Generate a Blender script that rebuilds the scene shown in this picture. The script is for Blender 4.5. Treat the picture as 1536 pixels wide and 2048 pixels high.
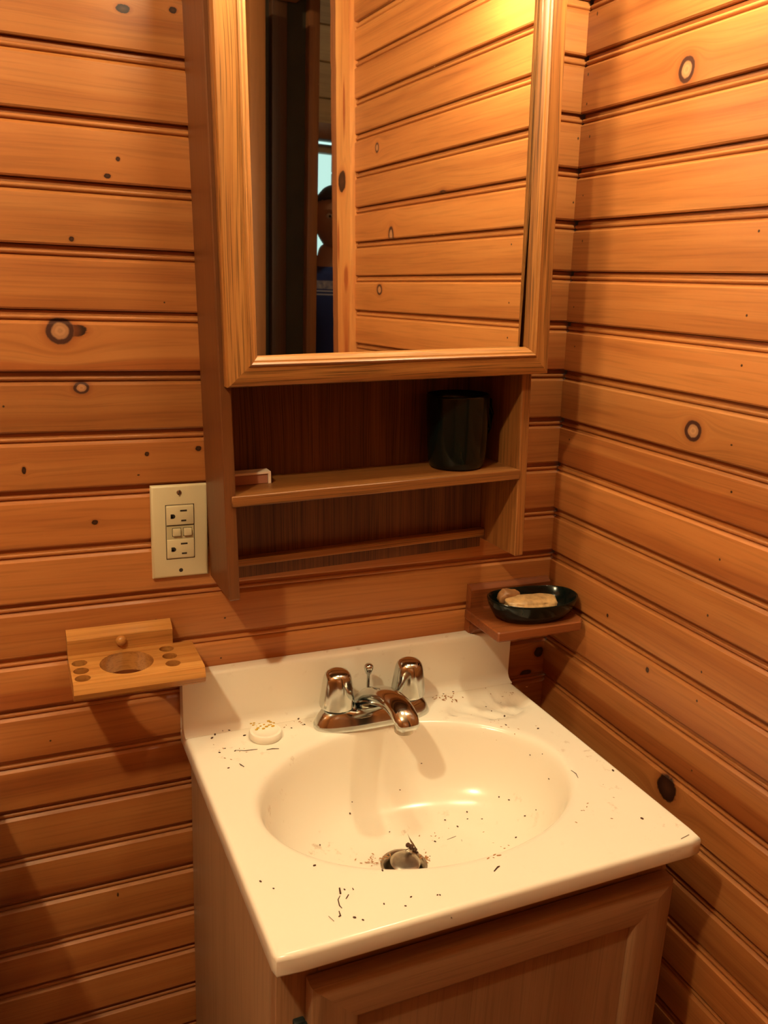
import bpy, bmesh, math, random
from mathutils import Matrix, Vector, noise
for o in list(bpy.data.objects): bpy.data.objects.remove(o)
C = bpy.context.scene.collection
PI = math.pi
random.seed(7)

# ------------------------------------------------------------------ camera
CAM = Vector((-.716417, -1.000798, 1.381371)); F = 1712.4
def rodr(r):
    r = Vector(r); th = r.length
    return Matrix.Rotation(th, 3, r.normalized()) if th > 1e-9 else Matrix.Identity(3)
RW = rodr((-.2681060, .0145665, -.4159534))
BB = Matrix(((1, 0, 0), (0, 0, -1), (0, 1, 0)))
RC_ = BB @ RW.transposed()                                   # rows: right, down, forward in world space
cam = bpy.data.cameras.new('camera'); co = bpy.data.objects.new('camera', cam); C.objects.link(co)
r_, d_, f_ = RC_[0], RC_[1], RC_[2]
co.matrix_world = Matrix(((r_[0], -d_[0], -f_[0], CAM[0]), (r_[1], -d_[1], -f_[1], CAM[1]), (r_[2], -d_[2], -f_[2], CAM[2]), (0, 0, 0, 1)))
cam.sensor_fit = 'VERTICAL'; cam.sensor_height = 36; cam.sensor_width = 27; cam.lens = F / 2048 * 36; cam.clip_start = .01
bpy.context.scene.camera = co

# ------------------------------------------------------------------ world (daylight outside the hall window), exposure
w = bpy.data.worlds.new('world'); bpy.context.scene.world = w; w.use_nodes = True
w.node_tree.nodes['Background'].inputs[0].default_value = (.62, .95, .88, 1)
w.node_tree.nodes['Background'].inputs[1].default_value = 1.3
vs = bpy.context.scene.view_settings
vs.view_transform = 'Standard'; vs.look = 'None'; vs.gamma = 1; vs.use_curve_mapping = False; vs.exposure = 0.0
bpy.context.scene.display_settings.display_device = 'sRGB'
BULB_COL = (1.0, .84, .50); BULB_W = 205.0; BULB_R = .024        # vanity globes
CEIL_COL = (1.0, .84, .49); CEIL_W = 1230.0; CEIL_R = .030        # ceiling globe
BULBS = [(-.462, -.205, 1.765), (-.362, -.205, 1.767), (-.252, -.205, 1.770), (-.142, -.205, 1.773)]    # the two left ones are lit
SCONCE = (-.095, -.275, 1.815); GLOW_LAMP_W = 390.0  # lamp added out of view to brighten the upper right wall
CEIL = (-1.15, -.83, 2.16)

# ------------------------------------------------------------------ measured layout (metres; corner of the two walls at x = y = 0)
P = .0658105
EK = [-.088, .146, -.074, -.027, .0515, .119, .031, .0536, -.0487, .0559, -.109, .010, -.075, .0349, -.1, -.118, -.121, .0395, -.127, .166, .18]
def zk(k): return 1.7184966 - k * P + (.01 * EK[k] if 0 <= k <= 20 else 0)
CT, WA = -.03024, .0124                                      # right wall leans a little
def wx(y, z): return CT * (z - 1.3) + WA * y
VZ = .82; VL, VR, VF = -.53815, -.06184, -.41986             # vanity top
KO = Vector((-.3, 0, 1.2)); KR = rodr((-.01335, -.03302, -.00033))   # mirror cabinet hangs a little askew

def ray(px, py):
    return (RC_.transposed() @ Vector(((px - 768) / F, (py - 1024) / F, 1)))
def at_y(px, py, y=0.0):
    d = ray(px, py); return CAM + d * ((y - CAM.y) / d.y)
def at_z(px, py, z=VZ):
    d = ray(px, py); return CAM + d * ((z - CAM.z) / d.z)
def at_right(px, py):
    n = Vector((1, -WA, -CT)); d = ray(px, py)
    return CAM + d * ((-1.3 * CT - CAM @ n) / (d @ n)) if False else CAM + d * ((-1.3 * CT - CAM.dot(n)) / d.dot(n))

# ------------------------------------------------------------------ materials
def nt(name, rough=.5, spec=.5, metal=0.0):
    m = bpy.data.materials.new(name); m.use_nodes = True
    b = m.node_tree.nodes['Principled BSDF']
    b.inputs['Roughness'].default_value = rough; b.inputs['Specular IOR Level'].default_value = spec; b.inputs['Metallic'].default_value = metal
    return m, m.node_tree, b
class N:
    def __init__(s, t): s.t = t
    def add(s, typ, **kw):
        n = s.t.nodes.new(typ)
        for k, v in kw.items(): setattr(n, k, v)
        return n
    def link(s, a, b): s.t.links.new(a, b)
    def math(s, op, a, b=None, c=None, clamp=False):
        n = s.add('ShaderNodeMath', operation=op); n.use_clamp = clamp
        for i, v in enumerate((a, b, c)):
            if v is None: continue
            if isinstance(v, (int, float)): n.inputs[i].default_value = v
            else: s.link(v, n.inputs[i])
        return n.outputs[0]
    def mix(s, f, a, b, mode='MIX'):
        n = s.add('ShaderNodeMix', data_type='RGBA', blend_type=mode)
        for sock, v in ((n.inputs[0], f), (n.inputs[6], a), (n.inputs[7], b)):
            if isinstance(v, (int, float)): sock.default_value = v
            elif isinstance(v, tuple): sock.default_value = (*v[:3], 1)
            else: s.link(v, sock)
        return n.outputs[2]
    def ramp(s, f, pts):
        n = s.add('ShaderNodeValToRGB'); e = n.color_ramp.elements
        while len(e) < len(pts): e.new(.5)
        for i, (p, c) in enumerate(pts):
            e[i].position = p; e[i].color = (*c, 1) if isinstance(c, tuple) else (c, c, c, 1)
        s.link(f, n.inputs[0]); return n.outputs[0]
    def noise(s, vec, scale=1, detail=2, rough=.5, w=None, dist=0):
        n = s.add('ShaderNodeTexNoise', noise_dimensions='4D' if w is not None else '3D')
        n.inputs['Scale'].default_value = scale; n.inputs['Detail'].default_value = detail; n.inputs['Roughness'].default_value = rough
        n.inputs['Distortion'].default_value = dist
        s.link(vec, n.inputs['Vector'])
        if w is not None: s.link(w, n.inputs['W'])
        return n.outputs[0]

def wood(name, light, mid, dark, axis='x', freq=55, band=12, knots=(), rough=.36, spec=.45, bump=.12, varia=.25, streak=.34, contrast=1.0, heart=None):
    """varnished timber: grain along the given local axis, knots = (u, v, ru, rv, kind) in local metres"""
    m, t, b = nt(name, rough, spec); g = N(t)
    tc = g.add('ShaderNodeTexCoord'); sep = g.add('ShaderNodeSeparateXYZ'); g.link(tc.outputs['Object'], sep.inputs[0])
    X, Y, Z = sep.outputs
    if axis == 'x': U, V, T = X, Z, Y
    elif axis == 'y': U, V, T = Y, X, Z
    elif axis == 'zy': U, V, T = Z, Y, X
    else: U, V, T = Z, X, Y
    oi = g.add('ShaderNodeObjectInfo'); rnd = g.math('MULTIPLY', oi.outputs['Random'], 37.0)
    vv = V
    for (u, v, ru, rv, kind) in knots:
        if kind == 'nail': continue
        du = g.math('DIVIDE', g.math('SUBTRACT', U, u), ru * 1.7); dv = g.math('DIVIDE', g.math('SUBTRACT', V, v), rv * 1.25)
        d2 = g.math('MAXIMUM', g.math('ADD', g.math('MULTIPLY', du, du), g.math('MULTIPLY', dv, dv)), 1.0)
        vv = g.math('SUBTRACT', vv, g.math('DIVIDE', g.math('SUBTRACT', V, v), d2))
    cw = g.add('ShaderNodeCombineXYZ'); g.link(g.math('MULTIPLY', U, 2.2), cw.inputs[0]); g.link(g.math('MULTIPLY', vv, 9.0), cw.inputs[1]); g.link(g.math('MULTIPLY', T, 9.0), cw.inputs[2])
    warp = g.noise(cw.outputs[0], 1.0, 2, .5, rnd)
    vw = g.math('ADD', vv, g.math('MULTIPLY', g.math('SUBTRACT', warp, .5), .022 * contrast))
    c1 = g.add('ShaderNodeCombineXYZ'); g.link(g.math('MULTIPLY', U, 1.6), c1.inputs[0]); g.link(g.math('MULTIPLY', vw, freq), c1.inputs[1]); g.link(g.math('MULTIPLY', T, freq), c1.inputs[2])
    n1 = g.noise(c1.outputs[0], 1.0, 4, .6, rnd)
    c2 = g.add('ShaderNodeCombineXYZ'); g.link(g.math('MULTIPLY', U, .55), c2.inputs[0]); g.link(g.math('MULTIPLY', vw, band), c2.inputs[1]); g.link(g.math('MULTIPLY', T, band), c2.inputs[2])
    n2 = g.noise(c2.outputs[0], 1.0, 2, .5, g.math('ADD', rnd, 3.3))
    c3 = g.add('ShaderNodeCombineXYZ'); g.link(g.math('MULTIPLY', U, 9.0), c3.inputs[0]); g.link(g.math('MULTIPLY', vw, freq * 7), c3.inputs[1]); g.link(g.math('MULTIPLY', T, freq * 7), c3.inputs[2])
    n3 = g.noise(c3.outputs[0], 1.0, 2, .5, rnd)
    f = g.math('ADD', g.math('MULTIPLY', n1, .55), g.math('MULTIPLY', n2, .45))
    k = .17 / contrast
    col = g.ramp(f, [(.5 - k, dark), (.5, mid), (.5 + k, light)])
    fine = g.ramp(n3, [(.36, 1 - streak * .45), (.50, 1.0)])
    col = g.mix(1.0, col, fine, 'MULTIPLY')
    if heart is not None:
        hm = g.ramp(g.math('SUBTRACT', .5, g.math('MULTIPLY', g.math('SUBTRACT', vw, heart), 60.0)), [(.35, 0.0), (.65, 1.0)])
        col = g.mix(hm, col, g.mix(1.0, col, (.76, .60, .54), 'MULTIPLY'))
    br = g.math('ADD', 1 - varia * .5, g.math('MULTIPLY', oi.outputs['Random'], varia))
    bc = g.add('ShaderNodeCombineColor'); [g.link(br, bc.inputs[i]) for i in range(3)]
    col = g.mix(1.0, col, bc.outputs[0], 'MULTIPLY')
    for (u, v, ru, rv, kind) in knots:
        cc = g.add('ShaderNodeCombineXYZ'); g.link(g.math('DIVIDE', g.math('SUBTRACT', U, u), ru), cc.inputs[0]); g.link(g.math('DIVIDE', g.math('SUBTRACT', V, v), rv), cc.inputs[1])
        wob = g.noise(cc.outputs[0], 1.6, 3, .6)
        vm = g.add('ShaderNodeVectorMath', operation='LENGTH'); g.link(cc.outputs[0], vm.inputs[0])
        d = g.math('ADD', vm.outputs['Value'], g.math('MULTIPLY', g.math('SUBTRACT', wob, .5), .55 if kind != 'ring' else .22))
        if kind == 'nail':
            col = g.mix(g.ramp(d, [(.55, 1.0), (1.0, 0.0)]), col, (.035, .014, .006)); continue
        dn = g.math('MULTIPLY', d, .5)
        if kind == 'halo':
            col = g.mix(g.ramp(dn, [(.3, .8), (.55, 0.0)]), col, (.30, .055, .015)); continue
        if kind == 'dark':
            kc = g.ramp(dn, [(0, (.06, .02, .009)), (.25, (.035, .012, .006)), (.42, (.02, .007, .004)), (.5, (.03, .010, .005))])
        else:
            rings = g.math('SINE', g.math('MULTIPLY', d, 17.0))
            base = g.mix(g.math('MULTIPLY', g.math('ADD', rings, 1.0), .22), (.40, .19, .085), (.20, .08, .035))
            kc = g.mix(g.ramp(dn, [(.26, 0.0), (.34, 1.0), (.48, 1.0), (.52, .7)]), base, (.05, .016, .010))
        halo = g.ramp(dn, [(.48, 1.0), (.8, 0.0)])
        col = g.mix(g.math('MULTIPLY', halo, .55), col, (dark[0] * .75, dark[1] * .62, dark[2] * .55))
        col = g.mix(g.ramp(dn, [(.47, 1.0), (.54, 0.0)]), col, kc)
    g.link(col, b.inputs['Base Color'])
    bp = g.add('ShaderNodeBump'); bp.inputs['Strength'].default_value = bump; bp.inputs['Distance'].default_value = .0012
    g.link(g.math('ADD', n1, g.math('MULTIPLY', n3, .5)), bp.inputs['Height']); g.link(bp.outputs[0], b.inputs['Normal'])
    return m
def plain(name, col, rough=.5, spec=.5, metal=0.0, vary=.06, scale=40, bump=0.0, coat=0.0):
    m, t, b = nt(name, rough, spec, metal); g = N(t)
    tc = g.add('ShaderNodeTexCoord'); n = g.noise(tc.outputs['Object'], scale, 3, .6)
    c = g.mix(n, tuple(x * (1 - vary) for x in col), tuple(min(1, x * (1 + vary)) for x in col)); g.link(c, b.inputs['Base Color'])
    if bump:
        bp = g.add('ShaderNodeBump'); bp.inputs['Strength'].default_value = bump; bp.inputs['Distance'].default_value = .001; g.link(n, bp.inputs['Height']); g.link(bp.outputs[0], b.inputs['Normal'])
    b.inputs['Coat Weight'].default_value = coat; b.inputs['Coat Roughness'].default_value = .08
    return m
PL, PM, PD = (.465, .186, .055), (.395, .140, .037), (.265, .076, .019)
def pine(name, knots=(), tone=1.0, **kw):
    return wood(name, tuple(x * tone for x in PL), tuple(x * tone for x in PM), tuple(x * tone for x in PD), 'x', knots=knots, **kw)
M = {}
M['pine0'] = pine('pine_plain'); M['pine1'] = pine('pine_banded', band=20, freq=60, contrast=1.1)
M['pine2'] = pine('pine_red', tone=.86, freq=45); M['pine3'] = pine('pine_fine', freq=95, band=16, contrast=.8)
M['backing'] = plain('groove_backing', (.28, .11, .04), .7)
M['oak_v'] = wood('oak_upright', (0.332, 0.135, 0.036), (0.260, 0.095, 0.023), (0.145, 0.046, 0.011), 'z', freq=120, band=30, streak=1.0, rough=.42, varia=.1)
M['oak_h'] = wood('oak_level', (0.313, 0.128, 0.034), (0.245, 0.090, 0.022), (0.136, 0.043, 0.010), 'x', freq=120, band=30, streak=1.0, rough=.42, varia=.1)
M['oak_y'] = wood('oak_depth', (0.391, 0.150, 0.040), (0.306, 0.106, 0.026), (0.170, 0.051, 0.012), 'y', freq=120, band=30, streak=1.0, rough=.42, varia=.1)
M['oak_door_v'] = wood('oak_door_upright', (0.390, 0.170, 0.045), (0.315, 0.122, 0.030), (0.164, 0.055, 0.012), 'z', freq=110, band=22, streak=1.3, contrast=1.2, rough=.34, varia=.06)
M['oak_door_h'] = wood('oak_door_level', (0.390, 0.170, 0.045), (0.315, 0.122, 0.030), (0.164, 0.055, 0.012), 'x', freq=110, band=22, streak=1.3, contrast=1.2, rough=.34, varia=.06)
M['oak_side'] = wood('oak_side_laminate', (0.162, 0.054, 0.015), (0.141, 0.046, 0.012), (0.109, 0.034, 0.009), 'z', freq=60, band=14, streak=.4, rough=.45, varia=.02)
M['oak_ply'] = wood('oak_back_ply', (0.178, 0.063, 0.017), (0.131, 0.041, 0.010), (0.059, 0.017, 0.004), 'z', freq=150, band=40, streak=1.2, rough=.6, varia=.02)
M['holder'] = wood('holder_oak', (0.525, 0.246, 0.068), (0.446, 0.192, 0.047), (0.302, 0.108, 0.024), 'x', freq=90, band=30, streak=.5, rough=.24, varia=.04)
M['holder_red'] = wood('shelf_redwood', (0.275, 0.084, 0.023), (0.223, 0.061, 0.016), (0.131, 0.033, 0.009), 'x', freq=60, band=20, streak=.5, rough=.4, varia=.04)
M['vwood'] = wood('vanity_maple', (0.352, 0.195, 0.100), (0.303, 0.156, 0.074), (0.225, 0.106, 0.047), 'z', freq=50, band=14, streak=.4, rough=.42, varia=.04)
M['vwood_h'] = wood('vanity_maple_level', (0.393, 0.215, 0.109), (0.338, 0.172, 0.080), (0.252, 0.117, 0.052), 'x', freq=50, band=14, streak=.4, rough=.42, varia=.04)
M['vside'] = wood('vanity_side_laminate', (0.330, 0.186, 0.097), (0.303, 0.167, 0.085), (0.275, 0.146, 0.073), 'z', freq=30, band=10, streak=.3, rough=.5, varia=.02)
M['chrome'] = plain('chrome', (.60, .63, .62), .11, .5, 1.0, .12, 60)
M['dullchrome'] = plain('spotted_chrome', (.50, .44, .36), .28, .5, 1.0, .3, 120, .3)
M['darkhole'] = plain('dark_cavity', (.012, .009, .007), .8)
M['brass'] = plain('aged_brass', (.36, .25, .12), .4, .5, 1.0)
M['ivory'] = plain('ivory_plastic', (.60, .52, .33), .36, .5, 0, .02)
M['ivory_dim'] = plain('ivory_recess', (.46, .40, .24), .4, .5, 0, .02)
M['slot'] = plain('slot_dark', (.02, .012, .008), .7)
M['cream'] = plain('soap_white', (.86, .80, .68), .4, .5, 0, .05, 90, .1)
M['yellow'] = plain('yellow_crust', (.55, .33, .03), .7, .3, 0, .3, 300)
M['debris'] = plain('dark_debris', (.07, .03, .015), .7, .3, 0, .5, 500)
M['rust'] = plain('brown_debris', (.36, .17, .07), .8, .2, 0, .4, 500)
M['wing'] = plain('wing_brown', (.18, .09, .03), .4, .5)
M['soap'] = plain('tan_soap', (.52, .32, .14), .38, .5, 0, .75, 110, .6)
M['soap2'] = plain('brown_soap', (.32, .15, .06), .4, .5, 0, .5, 90, .5)
M['black'] = plain('black_metal', (.012, .018, .018), .4)
M['floor'] = plain('vinyl_floor', (.22, .13, .07), .5)
M['ceil'] = plain('ceiling_paint', (.62, .46, .30), .8)
M['porcelain'] = plain('porcelain', (.80, .78, .72), .12, .5, 0, .01, coat=.5)
M['skin'] = plain('skin', (.50, .28, .18), .55, .4, 0, .05)
M['hair'] = plain('black_hair', (.02, .014, .012), .5)
M['jeans'] = plain('dark_trousers', (.03, .04, .07), .8)
M['eyew'] = plain('eye_white', (.7, .68, .62), .3); M['eyeb'] = plain('eye_dark', (.02, .012, .01), .2)
M['lips'] = plain('lips', (.28, .10, .08), .5)
M['hallwood'] = wood('hall_pine', (.42, .27, .10), (.34, .20, .075), (.24, .13, .045), 'x', freq=40, band=10, rough=.5)
M['hall_gloom'] = plain('painted_hall_gloom', (.030, .020, .011), .6, .3, 0, .5, 9)  # near-black colour stands for the unlit space past the doorway
M['post'] = wood('brown_post', (0.195, 0.066, 0.018), (0.150, 0.048, 0.013), (0.105, 0.033, 0.009), 'z', freq=40, rough=.5)
M['post_dark'] = wood('dark_post', (0.075, 0.027, 0.008), (0.060, 0.020, 0.006), (0.045, 0.014, 0.004), 'z', freq=40, rough=.5)
M['brownslab'] = wood('brown_door_slab', (0.270, 0.102, 0.029), (0.247, 0.090, 0.025), (0.225, 0.078, 0.023), 'z', freq=30, rough=.5, streak=.2)
M['jamb'] = wood('live_edge_pine', (0.630, 0.276, 0.090), (0.540, 0.204, 0.059), (0.345, 0.078, 0.020), 'z', freq=26, band=9, contrast=1.8, rough=.35, knots=())

def ceramic_green():
    m, t, b = nt('dark_green_glaze', .16, .28); g = N(t)
    tc = g.add('ShaderNodeTexCoord'); mp = g.add('ShaderNodeMapping'); mp.inputs['Scale'].default_value = (30, 30, 9); mp.inputs['Rotation'].default_value = (.5, .3, 0); g.link(tc.outputs['Object'], mp.inputs[0])
    n = g.noise(mp.outputs[0], 2.2, 4, .6, dist=.6)
    g.link(g.ramp(n, [(.45, (.0025, .0050, .0040)), (.62, (.0035, .0065, .0050)), (.72, (.010, .015, .010))]), b.inputs['Base Color'])
    bp = g.add('ShaderNodeBump'); bp.inputs['Strength'].default_value = .07; bp.inputs['Distance'].default_value = .0012; g.link(n, bp.inputs['Height']); g.link(bp.outputs[0], b.inputs['Normal'])
    return m
M['green'] = ceramic_green()
def marble():
    m, t, b = nt('cultured_marble', .16, .5); g = N(t)
    tc = g.add('ShaderNodeTexCoord')
    n = g.noise(tc.outputs['Object'], 7, 3, .5); col = g.mix(n, (.82, .755, .64), (.865, .80, .69))
    n2 = g.noise(tc.outputs['Object'], 42, 5, .7); mk = g.noise(tc.outputs['Object'], 6.5, 2, .5)
    st = g.math('MULTIPLY', g.ramp(n2, [(.60, 0.0), (.72, 1.0)]), g.ramp(mk, [(.50, 0.0), (.64, .55)]))
    col = g.mix(st, col, (.42, .25, .12)); g.link(col, b.inputs['Base Color'])
    g.link(g.math('ADD', .13, g.math('MULTIPLY', n2, .12)), b.inputs['Roughness'])
    return m
M['marble'] = marble()
def mirror_mat():
    m, t, b = nt('mirror_silver', .02, .5, 1.0); g = N(t)
    tc = g.add('ShaderNodeTexCoord'); n = g.noise(tc.outputs['Object'], 260, 2, .5)
    n2 = g.noise(tc.outputs['Object'], 14, 3, .6)
    sp = g.math('MULTIPLY', g.ramp(n, [(.74, 0.0), (.80, 1.0)]), g.ramp(n2, [(.5, 0.0), (.7, 1.0)]))
    g.link(g.mix(sp, (.86, .88, .84), (.45, .35, .25)), b.inputs['Base Color'])
    g.link(g.math('ADD', .015, g.math('MULTIPLY', sp, .35)), b.inputs['Roughness'])
    return m
M['mirror'] = mirror_mat()
def shirt():
    m, t, b = nt('blue_shirt', .85, .2); g = N(t)
    tc = g.add('ShaderNodeTexCoord'); sep = g.add('ShaderNodeSeparateXYZ'); g.link(tc.outputs['Object'], sep.inputs[0]); z = sep.outputs[2]
    col = (.030, .055, .22)
    a = g.math('COMPARE', z, 1.405, .016); a2 = g.math('COMPARE', z, 1.381, .003); a3 = g.math('COMPARE', z, 1.368, .003)
    n = g.noise(tc.outputs['Object'], 70, 2)
    c = g.mix(g.math('MULTIPLY', a, n), col, (.62, .60, .62)); c = g.mix(g.math('MAXIMUM', a2, a3), c, (.42, .46, .62)); g.link(c, b.inputs['Base Color'])
    return m
M['shirt'] = shirt()
def emis(name, col, s):
    m = bpy.data.materials.new(name); m.use_nodes = True; t = m.node_tree; t.nodes.clear()
    o = t.nodes.new('ShaderNodeOutputMaterial'); e = t.nodes.new('ShaderNodeEmission'); e.inputs[0].default_value = (*col, 1); e.inputs[1].default_value = s
    t.links.new(e.outputs[0], o.inputs[0]); return m
M['deadbulb'] = plain('unlit_globe', (.75, .74, .70), .15); M['glowbulb'] = emis('added_glow_globe', BULB_COL, GLOW_LAMP_W); M['bulb'] = emis('lit_globe', BULB_COL, BULB_W); M['ceilbulb'] = emis('lit_ceiling_globe', CEIL_COL, CEIL_W); M['hallfill'] = emis('added_hall_fill', (1, .82, .50), 95.0)
gm, gt, gb = nt('window_glass', .02); gb.inputs['Transmission Weight'].default_value = 1.0; gb.inputs['IOR'].default_value = 1.02; M['glass'] = gm

# ------------------------------------------------------------------ helpers
def tag(o, label=None, cat=None, group=None, kind=None):
    if label: o['label'] = label
    if cat: o['category'] = cat
    if group: o['group'] = group
    if kind: o['kind'] = kind
    return o
def empty(name, loc, label=None, cat=None, group=None, kind=None, rot=None):
    o = bpy.data.objects.new(name, None); C.objects.link(o); o.empty_display_size = .05
    m = (rot.to_4x4() if rot else Matrix.Identity(4)); m.translation = Vector(loc); o.matrix_world = m; o['_m'] = 1
    del o['_m']; MW[o] = m.copy()
    return tag(o, label, cat, group, kind)
MW = {}
def world_of(o):
    m = MW.get(o)
    if m is None: m = Matrix.Identity(4)
    return m
def link(name, me, mat, parent=None, smooth=False, local=None, frame=None, sharp=None):
    """mesh vertices are in world space (or in `frame`); stored in the parent's local space"""
    o = bpy.data.objects.new(name, me); C.objects.link(o)
    if mat: me.materials.append(mat)
    if parent:
        pm = world_of(parent); o.parent = parent
        me.transform(pm.inverted() @ (frame if frame else Matrix.Identity(4)))
        MW[o] = pm
    else:
        if frame: me.transform(frame)
        MW[o] = Matrix.Identity(4)
    if smooth:
        me.shade_smooth()
        if sharp: 
            try: me.set_sharp_from_angle(angle=math.radians(sharp))
            except Exception: pass
    return o
def from_bm(name, bm, mat, parent=None, smooth=False, frame=None, sharp=40):
    bmesh.ops.recalc_face_normals(bm, faces=bm.faces)
    me = bpy.data.meshes.new(name); bm.to_mesh(me); bm.free()
    return link(name, me, mat, parent, smooth, None, frame, sharp)
def bm_box(x0, x1, y0, y1, z0, z1, bev=0.0, seg=2, bm=None):
    b = bmesh.new()
    bmesh.ops.create_cube(b, size=1)
    for v in b.verts: v.co = Vector(((x0 + x1) / 2 + v.co.x * (x1 - x0), (y0 + y1) / 2 + v.co.y * (y1 - y0), (z0 + z1) / 2 + v.co.z * (z1 - z0)))
    if bev: bmesh.ops.bevel(b, geom=b.edges[:], offset=bev, segments=seg, profile=.5, affect='EDGES')
    if bm is None: return b
    me = bpy.data.meshes.new('t'); b.to_mesh(me); b.free(); bm.from_mesh(me); bpy.data.meshes.remove(me); return bm
def box(name, x0, x1, y0, y1, z0, z1, mat, parent=None, bev=0.0, seg=2, frame=None):
    return from_bm(name, bm_box(x0, x1, y0, y1, z0, z1, bev, seg), mat, parent, bev > 0, frame, 35)
def loft(rings, close_ring=True, cap0=True, cap1=True, bm=None):
    b = bm or bmesh.new(); vs = [[b.verts.new(p) for p in r] for r in rings]; n = len(rings[0])
    for a, c in zip(vs[:-1], vs[1:]):
        for i in range(n if close_ring else n - 1):
            j = (i + 1) % n
            try: b.faces.new((a[i], a[j], c[j], c[i]))
            except ValueError: pass
    if cap0: b.faces.new(vs[0][::-1])
    if cap1: b.faces.new(vs[-1])
    return b
def lathe(prof, c=(0, 0, 0), n=32, rx=1, ry=1, cap0=True, cap1=True, mat3=None, bm=None):
    rings = []
    for r, z in prof:
        ring = []
        for i in range(n):
            a = 2 * PI * i / n; p = Vector((r * rx * math.cos(a), r * ry * math.sin(a), z))
            if mat3: p = mat3 @ p
            ring.append(p + Vector(c))
        rings.append(ring)
    return loft(rings, True, cap0, cap1, bm)
def tube(pts, rad, n=10, bm=None, caps=True):
    pts = [Vector(p) for p in pts]; rad = rad if isinstance(rad, (list, tuple)) else [rad] * len(pts); rings = []
    up = Vector((0, 0, 1))
    for i, p in enumerate(pts):
        t = (pts[min(i + 1, len(pts) - 1)] - pts[max(i - 1, 0)]).normalized()
        s = t.cross(up); s = s.normalized() if s.length > 1e-3 else Vector((1, 0, 0)); u = s.cross(t).normalized()
        rings.append([p + s * (rad[i] * math.cos(2 * PI * k / n)) + u * (rad[i] * math.sin(2 * PI * k / n)) for k in range(n)])
    return loft(rings, True, caps, caps, bm)
def prism(prof, u0, u1, frame=None):
    """profile of (t, z) pairs extruded along local x; t is local y"""
    b = bmesh.new()
    return loft([[Vector((u0, t, z)) for t, z in prof], [Vector((u1, t, z)) for t, z in prof]], True, True, True, b)
def evald(o):
    dg = bpy.context.evaluated_depsgraph_get(); me = bpy.data.meshes.new_from_object(o.evaluated_get(dg)); return me

# ------------------------------------------------------------------ the room shell
FLOOR_Z, CEIL_Z, XL, YF = 0.0, 2.28, -1.75, -2.15
tag(box('floor', XL - .1, 2.2, -3.7, .12, -.08, FLOOR_Z, M['floor']), kind='structure')
tag(box('ceiling', XL - .1, .10, YF - .1, .12, CEIL_Z, CEIL_Z + .08, M['ceil']), kind='structure')
def plank_profile(h, inset=0.0):
    G = .0130                                   # width of the groove and bead zone at a board's top
    p = [(0.0, -.0012), (-.0, -h + .0022), (.0014, -h + .0004), (.0078, -h)]      # face, eased lower edge, joint
    pr = [(.0058, G - .0054)]
    pr += [(.0021 + .0026 * (1 - math.sin(a)), .0053 + .0026 * math.cos(a)) for a in [PI * i / 6 for i in range(7)]]
    pr += [(.0050, .0024), (.0044, .0017), (.0002, -.0016)]
    out = [(.012, G - .0005), (.0066, G - .0005)] + pr + [(0.0, -.0026), (0.0, -h + .0026), (.0012, -h + .0007), (.0068, -h + .0002), (.012, -h + .0002)]
    return [(t + inset, z) for t, z in out]
wb = box('wall_back', XL - .1, .06, .012, .10, 0, CEIL_Z, M['backing']); tag(wb, kind='structure')
b = bmesh.new()                                 # backing of the right wall follows the lean, stops at the doorway
J1 = -.853
q = []
for y in (0.0, J1):
    for z in (0, CEIL_Z):
        q.append((wx(y, z) + .012, y, z)); q.append((wx(y, z) + .10, y, z))
vv = [b.verts.new(p) for p in q]
for f in ((0, 1, 3, 2), (4, 6, 7, 5), (0, 2, 6, 4), (1, 5, 7, 3), (0, 4, 5, 1), (2, 3, 7, 6)): b.faces.new([vv[i] for i in f])
wr = from_bm('wall_right', b, M['backing']); tag(wr, kind='structure')

KB, KRt = {}, {}
def addk(dct, p, ucoord, ru, rv, kind):
    z = p.z; k = min(range(-9, 27), key=lambda i: abs((zk(i) - P / 2) - z))
    dct.setdefault(k, []).append((ucoord(p), z - zk(k), ru, rv, kind))
for px, py, ru, rv, kd in ((150, 661, .0125, .0062, 'dark'), (120, 662, .0145, .0140, 'ring'), (163, 776, .0085, .0065, 'ring'), (190, 1045, .0035, .0028, 'dark'),
        (215, 352, .0035, .0024, 'dark'), (236, 318, .0022, .0022, 'dark'), (397, 897, .0035, .003, 'dark'), (48, 941, .0022, .004, 'dark'), (246, 17, .007, .004, 'dark'), (346, 20, .004, .003, 'dark'),
        (143, 478, .0025, .0025, 'dark'), (294, 908, .0025, .0025, 'dark'), (7, 813, .0015, .0015, 'nail'), (277, 950, .002, .0012, 'nail'), (450, 1236, .0018, .0015, 'nail'), (442, 1316, .0015, .0013, 'nail'),
        (312, 1240, .0016, .0014, 'nail'), (101, 1482, .0015, .0015, 'nail'), (236, 1790, .0016, .004, 'nail'), (329, 605, .0012, .0012, 'nail'), (1078, 1304, .008, .008, 'dark'), (1052, 1346, .010, .005, 'dark'),  # last mark: a shadow beside the backsplash, painted in as a knot
        (1156, 277, .0016, .0022, 'nail'), (1147, 405, .0014, .0018, 'nail')):
    addk(KB, at_y(px, py), lambda p: p.x, ru, rv, kd)
def uR(p): return -p.y
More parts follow.
